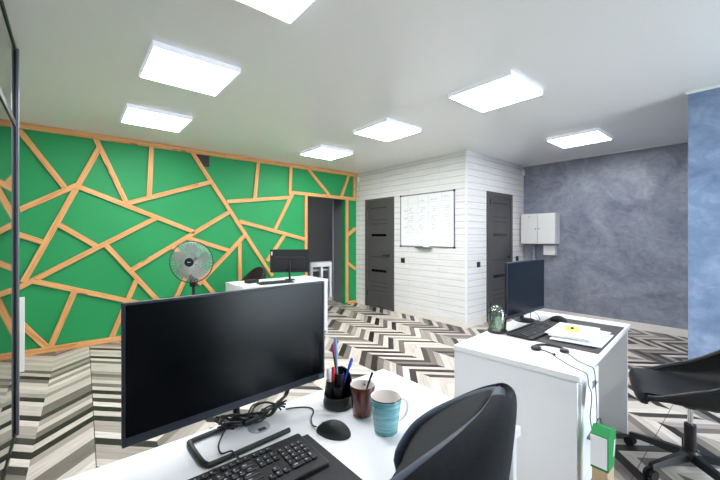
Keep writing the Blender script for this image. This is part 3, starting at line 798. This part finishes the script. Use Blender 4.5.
for k, (a, b, r_, m_, l_) in enumerate(PL):
    tag(sheet('paper_sheet', m_, a+0.045, b-0.045, 0.7545+0.0062*k, r_ + 0.05, 0.33, 0.22, 0.0, 0.005), l_, 'paper', 'papers piled on the desk mat')
ZP = 0.7545+0.0062*5
tag(sheet('sticky_note', 'yellow', 2.34, 0.765, ZP+0.0004, 0.35, 0.15, 0.075, 0, 0.0006), 'yellow note lying on top of the white paper pile', 'note')
cp = thing('binder_clip', 'small black clip lying on the yellow note', 'clip', (2.34, 0.765, ZP+0.0012), 0.3)
bm = B(); bx(bm, -0.012, -0.008, 0, 0.012, 0.008, 0.009, 0.002); obj('clip_body', bm, 'black', cp)
bm = B(); tube(bm, [(0.012, 0.005, 0.004), (0.03, 0.004, 0.003), (0.036, 0, 0.003), (0.03, -0.004, 0.003), (0.012, -0.005, 0.004)], 0.0018, 6); obj('clip_lever', bm, 'black', cp)
tag(sheet('paper_slip', 'paper', 1.688, 0.4925, 0.0, 0.0, 0.10, 0.10, 0), 'white paper slip stuck to the end edge of the right hand desk', 'paper')
sl = bpy.data.objects['paper_slip']; sl.location = (1.752, 0.508, 0.655); sl.rotation_euler = (PI/2, 0.4, ANG)

# headset
hs = thing('headset', 'black wired headset lying at the front corner of the right hand desk', 'headset', (1.945, 0.745, 0.75), math.radians(-58)); hs.scale = (0.82, 0.82, 0.82)
bm = B()
pts = [(0.085*math.cos(a), 0.075*math.sin(a), 0.008) for a in [math.radians(200-16*i) for i in range(15)]]
tube(bm, pts, 0.0075, 8); obj('headband', bm, 'black', hs, True)
bm = B(); lathe(bm, [(0.0, 0.0), (0.026, 0.0), (0.031, 0.006), (0.031, 0.014), (0.024, 0.022), (0.0, 0.022)], 24, -0.082, -0.03, close=False); obj('ear_pad', bm, 'black', hs, True)
bm = B(); lathe(bm, [(0.0, 0.0), (0.024, 0.0), (0.028, 0.006), (0.022, 0.018), (0.0, 0.018)], 24, 0.080, -0.03, close=False); obj('ear_pad', bm, 'black', hs, True)
bm = B(); tube(bm, [(-0.075, -0.045, 0.012), (-0.04, -0.09, 0.014), (0.0, -0.125, 0.010)], 0.0035, 8); bmesh.ops.create_uvsphere(bm, u_segments=10, v_segments=8, radius=0.008, matrix=Matrix.Translation((0.002, -0.128, 0.010))); obj('microphone_boom', bm, 'black', hs, True)
hc = thing('headset_cable', 'thin dark cable from the headset hanging over the desk end', 'cable', (1.80, 0.62, 0.75))
def rel(l, o): return [(a-o[0], b-o[1], c-o[2]) for a, b, c in l]
O_ = (1.80, 0.62, 0.75)
bm = B(); tube(bm, rel([(1.86, 0.70, 0.756), (1.81, 0.64, 0.753), (1.765, 0.585, 0.753), (1.735, 0.535, 0.754), (1.73, 0.508, 0.745), (1.735, 0.503, 0.70), (1.765, 0.501, 0.655), (1.755, 0.499, 0.61), (1.735, 0.497, 0.575), (1.73, 0.495, 0.55), (1.75, 0.493, 0.50), (1.80, 0.491, 0.45), (1.86, 0.489, 0.41)], O_), 0.002, 6); obj('left_strand', bm, 'black', hc, True)
bm = B(); tube(bm, rel([(1.97, 0.70, 0.756), (1.92, 0.64, 0.7555), (1.86, 0.585, 0.7545), (1.83, 0.535, 0.754), (1.825, 0.508, 0.742), (1.83, 0.503, 0.66), (1.84, 0.501, 0.56), (1.83, 0.499, 0.50), (1.80, 0.495, 0.46), (1.815, 0.490, 0.42), (1.86, 0.486, 0.36)], O_), 0.002, 6); obj('right_strand', bm, 'black', hc, True)
# cable loop behind monitor 2
bm = B(); tube(bm, [(2.46, 1.09, 0.764), (2.50, 1.055, 0.758), (2.56, 1.045, 0.756), (2.60, 1.07, 0.770), (2.57, 1.08, 0.80), (2.52, 1.085, 0.81), (2.47, 1.07, 0.78), (2.45, 1.04, 0.757)], 0.0022, 6)
tag(obj('monitor_cable', bm, 'black'), 'thin looped cable under the monitor on the right hand desk', 'cable')

# bag in the kneehole
bg = thing('gift_bag', 'kraft paper bag with bright green top standing by the right hand desk', 'bag', (1.695, 0.44, 0), 0)
bm = B(); bx(bm, -0.045, -0.028, 0.0, 0.045, 0.028, 0.41, 0.004); obj('bag_body', bm, 'kraft', bg)
bm = B(); prism(bm, [(-0.048, 0.0), (0.03, 0.0), (0.062, 0.09), (0.050, 0.145), (-0.015, 0.165), (-0.048, 0.14)], 0.062, Matrix.Translation((0, 0.031, 0.40)) @ Matrix.Rotation(PI/2, 4, 'X')); obj('green_wrap', bm, 'bag_green', bg)
bm = B(); bx(bm, -0.0505, -0.027, 0.41, -0.0485, 0.031, 0.535); obj('white_label', bm, 'paper', bg)
bm = B(); prism(bm, [(0.01, 0.04), (0.022, 0.04), (0.040, 0.10), (0.026, 0.10)], 0.002, Matrix.Translation((0, -0.0315, 0.405)) @ Matrix.Rotation(PI/2, 4, 'X')); obj('white_print', bm, 'paper', bg)
bm = B(); prism(bm, [(-0.045, 0.26), (-0.02, 0.25), (-0.005, 0.30), (-0.02, 0.34), (-0.045, 0.31)], 0.001, Matrix.Translation((0, -0.0285, 0.0)) @ Matrix.Rotation(PI/2, 4, 'X')); obj('leaf_print', bm, 'sage', bg)
bm = B(); tube(bm, [(-0.03, 0.02, 0.54), (0.0, 0.02, 0.575), (0.04, 0.02, 0.57), (0.055, 0.02, 0.53)], 0.002, 6); obj('bag_handle', bm, 'black', bg)

# ---------------------------------------------------------------- chairs
def lerp(a, b, t): return a + (b-a)*t
def chair(label, loc, rotz, seat_z, fab, fabin, rimm, group='scoop office chairs', tall=1.0, base=True, wing=True):
    t = thing('office_chair', label, 'chair', loc, rotz, group)
    # centre line (x,z), rim line (x,z), half width  -- relative to seat height
    front = [((0.238, -0.034), (0.214, -0.026), 0.195), ((0.246, -0.016), (0.222, -0.006), 0.212), ((0.225, -0.003), (0.210, 0.006), 0.226), ((0.19, 0.0), (0.182, 0.010), 0.233)]
    if wing:
        S = front + [((0.12, 0.0), (0.13, 0.032), 0.24), ((0.03, -0.010), (0.045, 0.070), 0.248), ((-0.07, -0.015), (-0.05, 0.11), 0.25), ((-0.17, -0.005), (-0.14, 0.165), 0.25),
            ((-0.26, 0.03), (-0.215, 0.220), 0.25), ((-0.34, 0.10), (-0.275, 0.275), 0.248), ((-0.39, 0.19), (-0.325, 0.33), 0.24), ((-0.42, 0.29), (-0.370, 0.385), 0.22),
            ((-0.438, 0.37), (-0.405, 0.430), 0.19), ((-0.448, 0.43), (-0.430, 0.465), 0.145), ((-0.453, 0.47), (-0.446, 0.488), 0.09), ((-0.455, 0.495), (-0.454, 0.500), 0.03)]
    else:
        S = front + [((0.12, 0.0), (0.13, 0.016), 0.235), ((0.03, -0.010), (0.045, 0.020), 0.235), ((-0.07, -0.015), (-0.05, 0.022), 0.23), ((-0.17, -0.010), (-0.15, 0.028), 0.21),
            ((-0.27, 0.01), (-0.25, 0.045), 0.18), ((-0.34, 0.07), (-0.33, 0.09), 0.15), ((-0.38, 0.14), (-0.32, 0.145), 0.145), ((-0.405, 0.20), (-0.255, 0.19), 0.14), ((-0.425, 0.26), (-0.215, 0.24), 0.14),
            ((-0.438, 0.33), (-0.245, 0.310), 0.150), ((-0.447, 0.385), (-0.290, 0.362), 0.135), ((-0.452, 0.43), (-0.345, 0.410), 0.112), ((-0.455, 0.465), (-0.395, 0.450), 0.082), ((-0.455, 0.488), (-0.430, 0.478), 0.05), ((-0.452, 0.498), (-0.445, 0.494), 0.02)]
    zsc = lambda z: z*tall if z > 0 else z
    NT = 12
    grid = []
    for (c, r, w) in S:
        row = []
        for j in range(-NT, NT+1):
            tt = j/NT; a = abs(tt)
            b = 1 - math.sqrt(max(0, 1-a**2.6)) if a < 1 else 1.0
            y = w*math.copysign(math.sin(a*PI/2)**0.85, tt) if a > 0 else 0
            row.append(Vector((lerp(c[0], r[0], b), y, seat_z + zsc(lerp(c[1], r[1], b)))))
        grid.append(row)
    # refine grid smoothly along the profile
    cols = []
    for j in range(len(grid[0])):
        cols.append(smooth_path([g_[j] for g_ in grid], 4))
    NI = len(cols[0]); NJ = len(cols)
    nrm = [[None]*NJ for _ in range(NI)]
    for i in range(NI):
        for j in range(NJ):
            du = cols[j][min(i+1, NI-1)] - cols[j][max(i-1, 0)]
            dv = cols[min(j+1, NJ-1)][i] - cols[max(j-1, 0)][i]
            n = du.cross(dv)
            if n.length < 1e-9: n = Vector((1, 0, 0))
            n.normalize(); nrm[i][j] = n
    # orient normals towards the sitter
    if nrm[8][NT].z < 0:
        for i in range(NI):
            for j in range(NJ): nrm[i][j] = -nrm[i][j]
    def layer(name, off0, off1, m_):
        bm = B(); A = [[bm.verts.new(cols[j][i] + nrm[i][j]*off0) for j in range(NJ)] for i in range(NI)]
        Bq = [[bm.verts.new(cols[j][i] + nrm[i][j]*off1) for j in range(NJ)] for i in range(NI)]
        for i in range(NI-1):
            for j in range(NJ-1):
                bm.faces.new((A[i][j], A[i][j+1], A[i+1][j+1], A[i+1][j])); bm.faces.new((Bq[i][j], Bq[i+1][j], Bq[i+1][j+1], Bq[i][j+1]))
            bm.faces.new((A[i][0], A[i+1][0], Bq[i+1][0], Bq[i][0])); bm.faces.new((A[i][-1], Bq[i][-1], Bq[i+1][-1], A[i+1][-1]))
        for j in range(NJ-1):
            bm.faces.new((A[0][j], Bq[0][j], Bq[0][j+1], A[0][j+1])); bm.faces.new((A[-1][j], A[-1][j+1], Bq[-1][j+1], Bq[-1][j]))
        return obj(name, bm, m_, t, True)
    if wing:
        layer('inner_cushion', 0.001, 0.022, fabin)
    else:                                       # full upholstered pad, almost level with the rim
        prows = []
        for (c, r, w) in S:
            c3 = Vector((c[0], 0, c[1])); r3 = Vector((r[0], 0, r[1]))
            row = []
            for j in range(-NT, NT+1):
                tt = j/NT; a = abs(tt)
                f_ = lerp(0.80, 0.995, a**3)
                p_ = c3.lerp(r3, f_)
                out = Vector((0.35, 0, 1.0)) if c[1] < 0.06 else Vector((1.0, 0, 0.25))
                p_ = p_ + out.normalized()*(0.018*(1-a**4) + 0.002)
                row.append(Vector((p_.x, w*0.985*math.copysign(math.sin(a*PI/2)**0.85, tt) if a > 0 else 0, seat_z + zsc(p_.z))))
            prows.append(row)
        pc = [smooth_path([g_[j] for g_ in prows], 4) for j in range(2*NT+1)]
        bm = B(); A = [[bm.verts.new(pc[j][i]) for j in range(NJ)] for i in range(NI)]
        Bq = [[bm.verts.new(cols[j][i] + nrm[i][j]*0.001) for j in range(NJ)] for i in range(NI)]
        for i in range(NI-1):
            for j in range(NJ-1):
                bm.faces.new((A[i][j], A[i][j+1], A[i+1][j+1], A[i+1][j])); bm.faces.new((Bq[i][j], Bq[i+1][j], Bq[i+1][j+1], Bq[i][j+1]))
            bm.faces.new((A[i][0], A[i+1][0], Bq[i+1][0], Bq[i][0])); bm.faces.new((A[i][-1], Bq[i][-1], Bq[i+1][-1], A[i+1][-1]))
        for j in range(NJ-1):
            bm.faces.new((A[0][j], Bq[0][j], Bq[0][j+1], A[0][j+1])); bm.faces.new((A[-1][j], A[-1][j+1], Bq[-1][j+1], Bq[-1][j]))
        obj('inner_cushion', bm, fabin, t, True)
    layer('outer_shell', -0.016, -0.001, fab)
    bm = B()
    edge = [cols[0][i] for i in range(NI)] + [cols[-1][i] for i in range(NI-1, -1, -1)] + [cols[j][0] for j in range(NJ-2, 0, -1)] + [cols[0][0], cols[0][1]]
    tube(bm, edge, 0.0115 if wing else 0.0135, 8, False); obj('rim_band', bm, rimm, t, True)
    if base:
        bm = B(); bx(bm, -0.10, -0.09, seat_z-0.062, 0.09, 0.09, seat_z-0.036, 0.008); cyl(bm, (0.0, 0, seat_z-0.09), (0, 0, seat_z-0.055), 0.03); obj('seat_mechanism', bm, 'black', t, True)
        bm = B(); cyl(bm, (0, 0, 0.26), (0, 0, seat_z-0.085), 0.013, n=20); obj('gas_piston', bm, 'chrome', t, True)
        bm = B(); cyl(bm, (0, 0, 0.09), (0, 0, 0.27), 0.027, n=24); obj('column', bm, 'black', t, True)
        bm = B(); lathe(bm, [(0.035, 0.065), (0.045, 0.075), (0.045, 0.11), (0.034, 0.125)], 28); obj('hub', bm, 'black', t, True)
        for k in range(5):
            a = math.radians(72*k + 46); ca, sa = math.cos(a), math.sin(a)
            bm = B(); R = Matrix.Rotation(a, 4, 'Z')
            prof = [(0.03, 0.072, 0.115, 0.026), (0.15, 0.070, 0.105, 0.022), (0.29, 0.062, 0.086, 0.016)]
            prev = None
            for (rr, z0, z1, hw_) in prof:
                q = [bm.verts.new(R @ Vector(p)) for p in ((rr, -hw_, z0), (rr, hw_, z0), (rr, hw_*0.6, z1), (rr, -hw_*0.6, z1))]
                if prev:
                    for j in range(4): bm.faces.new((prev[j], prev[(j+1) % 4], q[(j+1) % 4], q[j]))
                else: bm.faces.new(q)
                prev = q
            bm.faces.new(list(reversed(prev)))
            lg = obj('leg', bm, 'black', t)
            bm = B(); cxr = 0.285
            p = R @ Vector((cxr, 0, 0.028))
            for s_ in (-1, 1):
                cyl(bm, R @ Vector((cxr+0.005, s_*0.008, 0.028)), R @ Vector((cxr+0.005, s_*0.024, 0.028)), 0.028, n=20)
            cyl(bm, R @ Vector((cxr, 0, 0.03)), R @ Vector((cxr, 0, 0.07)), 0.007, n=10)
            obj('caster', bm, 'black', lg, True)
    return t
ch1 = chair('charcoal fabric scoop office chair pushed to the nearest desk', (0.544 + 0.455*math.cos(math.radians(112)), 0.276 + 0.455*math.sin(math.radians(112)), 0), math.radians(112), 0.588, 'fabric', 'fabricin', 'piping', wing=False)
ch2 = chair('black leather scoop office chair at the right edge with star base', (2.73, 0.285, 0), math.radians(107), 0.455, 'leather', 'leather', 'leatherrim')
ch3 = chair('dark scoop office chair behind the back desk below the battens', (1.80, 5.0, 0), math.radians(185), 0.42, 'maroon', 'maroon', 'maroon', tall=0.9)

# ---------------------------------------------------------------- pedestal fan
fn = thing('pedestal_fan', 'grey pedestal fan with round wire cage before the green wall', 'fan', (1.02, 4.02, 0), math.radians(-42+8))
# local -y faces the camera
zc = 1.075; RC = 0.222
bm = B(); lathe(bm, [(0.0, 0), (0.19, 0), (0.19, 0.012), (0.06, 0.03), (0.03, 0.05), (0.0, 0.05)], 36, close=False); obj('base', bm, 'black', fn, True)
bm = B(); cyl(bm, (0, 0.03, 0.03), (0, 0.03, 0.98), 0.016); obj('pole', bm, 'black', fn, True)
bm = B(); bx(bm, -0.035, -0.005, 0.80, 0.035, 0.06, 0.93, 0.012); bx(bm, -0.028, 0.0, 0.93, 0.028, 0.055, 1.0, 0.012); obj('control_box', bm, 'blackm', fn)
bm = B(); lathe(bm, [(0.03, 0.0), (0.055, 0.01), (0.06, 0.07), (0.05, 0.12), (0.02, 0.14)], 28, mtx=Matrix.Translation((0, 0.0, zc)) @ Matrix.Rotation(-PI/2, 4, 'X')); obj('motor', bm, 'blackm', fn, True)
cg = B()
def ring(bm_, R_, y_, r_, n_=48):
    tube(bm_, [(R_*math.cos(2*PI*i/n_), y_, zc+R_*math.sin(2*PI*i/n_)) for i in range(n_+1)], r_, 6, False)
ring(cg, RC, -0.03, 0.0055); obj('cage_ring', cg, 'black', fn, True)
bm = B()
for k in range(90):
    a = 2*PI*k/90
    tube(bm, [(0.045*math.cos(a), -0.095, zc+0.045*math.sin(a)), (0.13*math.cos(a), -0.09, zc+0.13*math.sin(a)), (0.20*math.cos(a), -0.065, zc+0.20*math.sin(a)), (RC*math.cos(a), -0.032, zc+RC*math.sin(a))], 0.0015, 4, True, 3)
ring(bm, 0.12, -0.092, 0.0014, 36)
obj('front_cage', bm, 'fanwire', fn)
bm = B()
for k in range(40):
    a = 2*PI*k/40
    tube(bm, [(0.06*math.cos(a), 0.025, zc+0.06*math.sin(a)), (0.19*math.cos(a), 0.012, zc+0.19*math.sin(a)), (RC*math.cos(a), -0.03, zc+RC*math.sin(a))], 0.0015, 4, True, 3)
obj('rear_cage', bm, 'fanwire', fn)
bm = B(); lathe(bm, [(0.0, 0.006), (0.047, 0.004), (0.047, -0.004), (0.0, -0.006)], 28, mtx=Matrix.Translation((0, -0.096, zc)) @ Matrix.Rotation(-PI/2, 4, 'X'), close=False); bd = obj('badge', bm, 'black', fn, True)
bm = B(); bx(bm, -0.016, -0.1035, zc-0.003, 0.016, -0.1022, zc+0.004); obj('badge_mark', bm, 'plasticw', bd)
for k in range(5):
    a0 = 2*PI*k/5; bm = B(); rows = []
    for i in range(8):
        f = i/7; rr = 0.035 + 0.155*f; hw_ = 0.25+0.27*math.sin(PI*min(1, f*0.8+0.12))
        row = []
        for j in range(7):
            g_ = j/6-0.5; a = a0 + 0.35*f + g_*hw_*2
            row.append((rr*math.cos(a), -0.035 + 0.055*g_*(1-0.3*f), zc+rr*math.sin(a)))
        rows.append(row)
    V0 = [[bm.verts.new(p) for p in r_] for r_ in rows]; V1 = [[bm.verts.new((p[0], p[1]+0.002, p[2])) for p in r_] for r_ in rows]
    for i in range(7):
        for j in range(6):
            bm.faces.new((V0[i][j], V0[i][j+1], V0[i+1][j+1], V0[i+1][j])); bm.faces.new((V1[i][j], V1[i+1][j], V1[i+1][j+1], V1[i][j+1]))
        bm.faces.new((V0[i][0], V0[i+1][0], V1[i+1][0], V1[i][0])); bm.faces.new((V0[i][6], V1[i][6], V1[i+1][6], V0[i+1][6]))
    for j in range(6):
        bm.faces.new((V0[0][j], V1[0][j], V1[0][j+1], V0[0][j+1])); bm.faces.new((V0[7][j], V0[7][j+1], V1[7][j+1], V1[7][j]))
    obj('blade', bm, 'fanblade', fn, True)

# small dark things on the back desk
tag(obj('desk_phone', (lambda b_: (bx(b_, -0.08, -0.05, 0, 0.08, 0.05, 0.04, 0.01), b_)[1])(B()), 'black', None, False, (1.80, 4.30, 0.75), (0, 0, 0.3)), 'low black device at the left of the keyboard on the back desk', 'phone')

# rack in the hall
rk = thing('metal_rack', 'pale metal frame rack with a comb edge in the dark hall', 'rack', (4.42, 6.25, 0))
bm = B(); bx(bm, -0.53, -0.03, 0.69, 0.02, 0.03, 0.78, 0.004); obj('top_bar', bm, 'rackmetal', rk)
for x_ in (-0.53, -0.27, -0.04):
    bm = B(); bx(bm, x_, -0.028, 0, x_+0.06, 0.028, 0.69, 0.003); obj('upright', bm, 'rackmetal', rk)
bm = B()
for k in range(13): bx(bm, -0.52+0.042*k, -0.01, 0.78, -0.50+0.042*k, 0.01, 0.805)
obj('comb_edge', bm, 'rackmetal', rk)
bm = B(); bx(bm, -0.53, 0.3, 0.0, 0.02, 0.33, 0.62); obj('rear_panel', bm, 'door_groove', rk)
bm = B(); bx(bm, -0.53, 0.028, 0.60, 0.02, 0.3, 0.62); obj('shelf', bm, 'rackmetal', rk)

# ---------------------------------------------------------------- world, light, camera
wd = bpy.data.worlds.new('World'); bpy.context.scene.world = wd; wd.use_nodes = True
bgn = wd.node_tree.nodes['Background']; bgn.inputs['Color'].default_value = (0.90, 0.96, 1.0, 1); bgn.inputs['Strength'].default_value = 5.0
ld = bpy.data.lights.new('window_portal', 'AREA'); ld.shape = 'RECTANGLE'; ld.size = WU1-WU0; ld.size_y = WZ1-WZ0; ld.cycles.is_portal = True
lo = bpy.data.objects.new('window_portal', ld); C.objects.link(lo); lo.location = ((WU0+WU1)/2, -2.42, (WZ0+WZ1)/2); lo.rotation_euler = (PI/2, 0, 0)

cam = bpy.data.cameras.new('camera'); co = bpy.data.objects.new('camera', cam); C.objects.link(co)
cam.sensor_width = 36.0; cam.lens = 343.8/720*36; cam.clip_start = 0.02
cam.shift_y = -(240-236.33)/720
co.location = (0, 0, 1.35); co.rotation_euler = (PI/2, 0, math.radians(49.8-90))
bpy.context.scene.camera = co
vs = bpy.context.scene.view_settings
vs.view_transform = 'Standard'; vs.look = 'None'; vs.gamma = 1.0; vs.exposure = 1.28; vs.use_curve_mapping = False
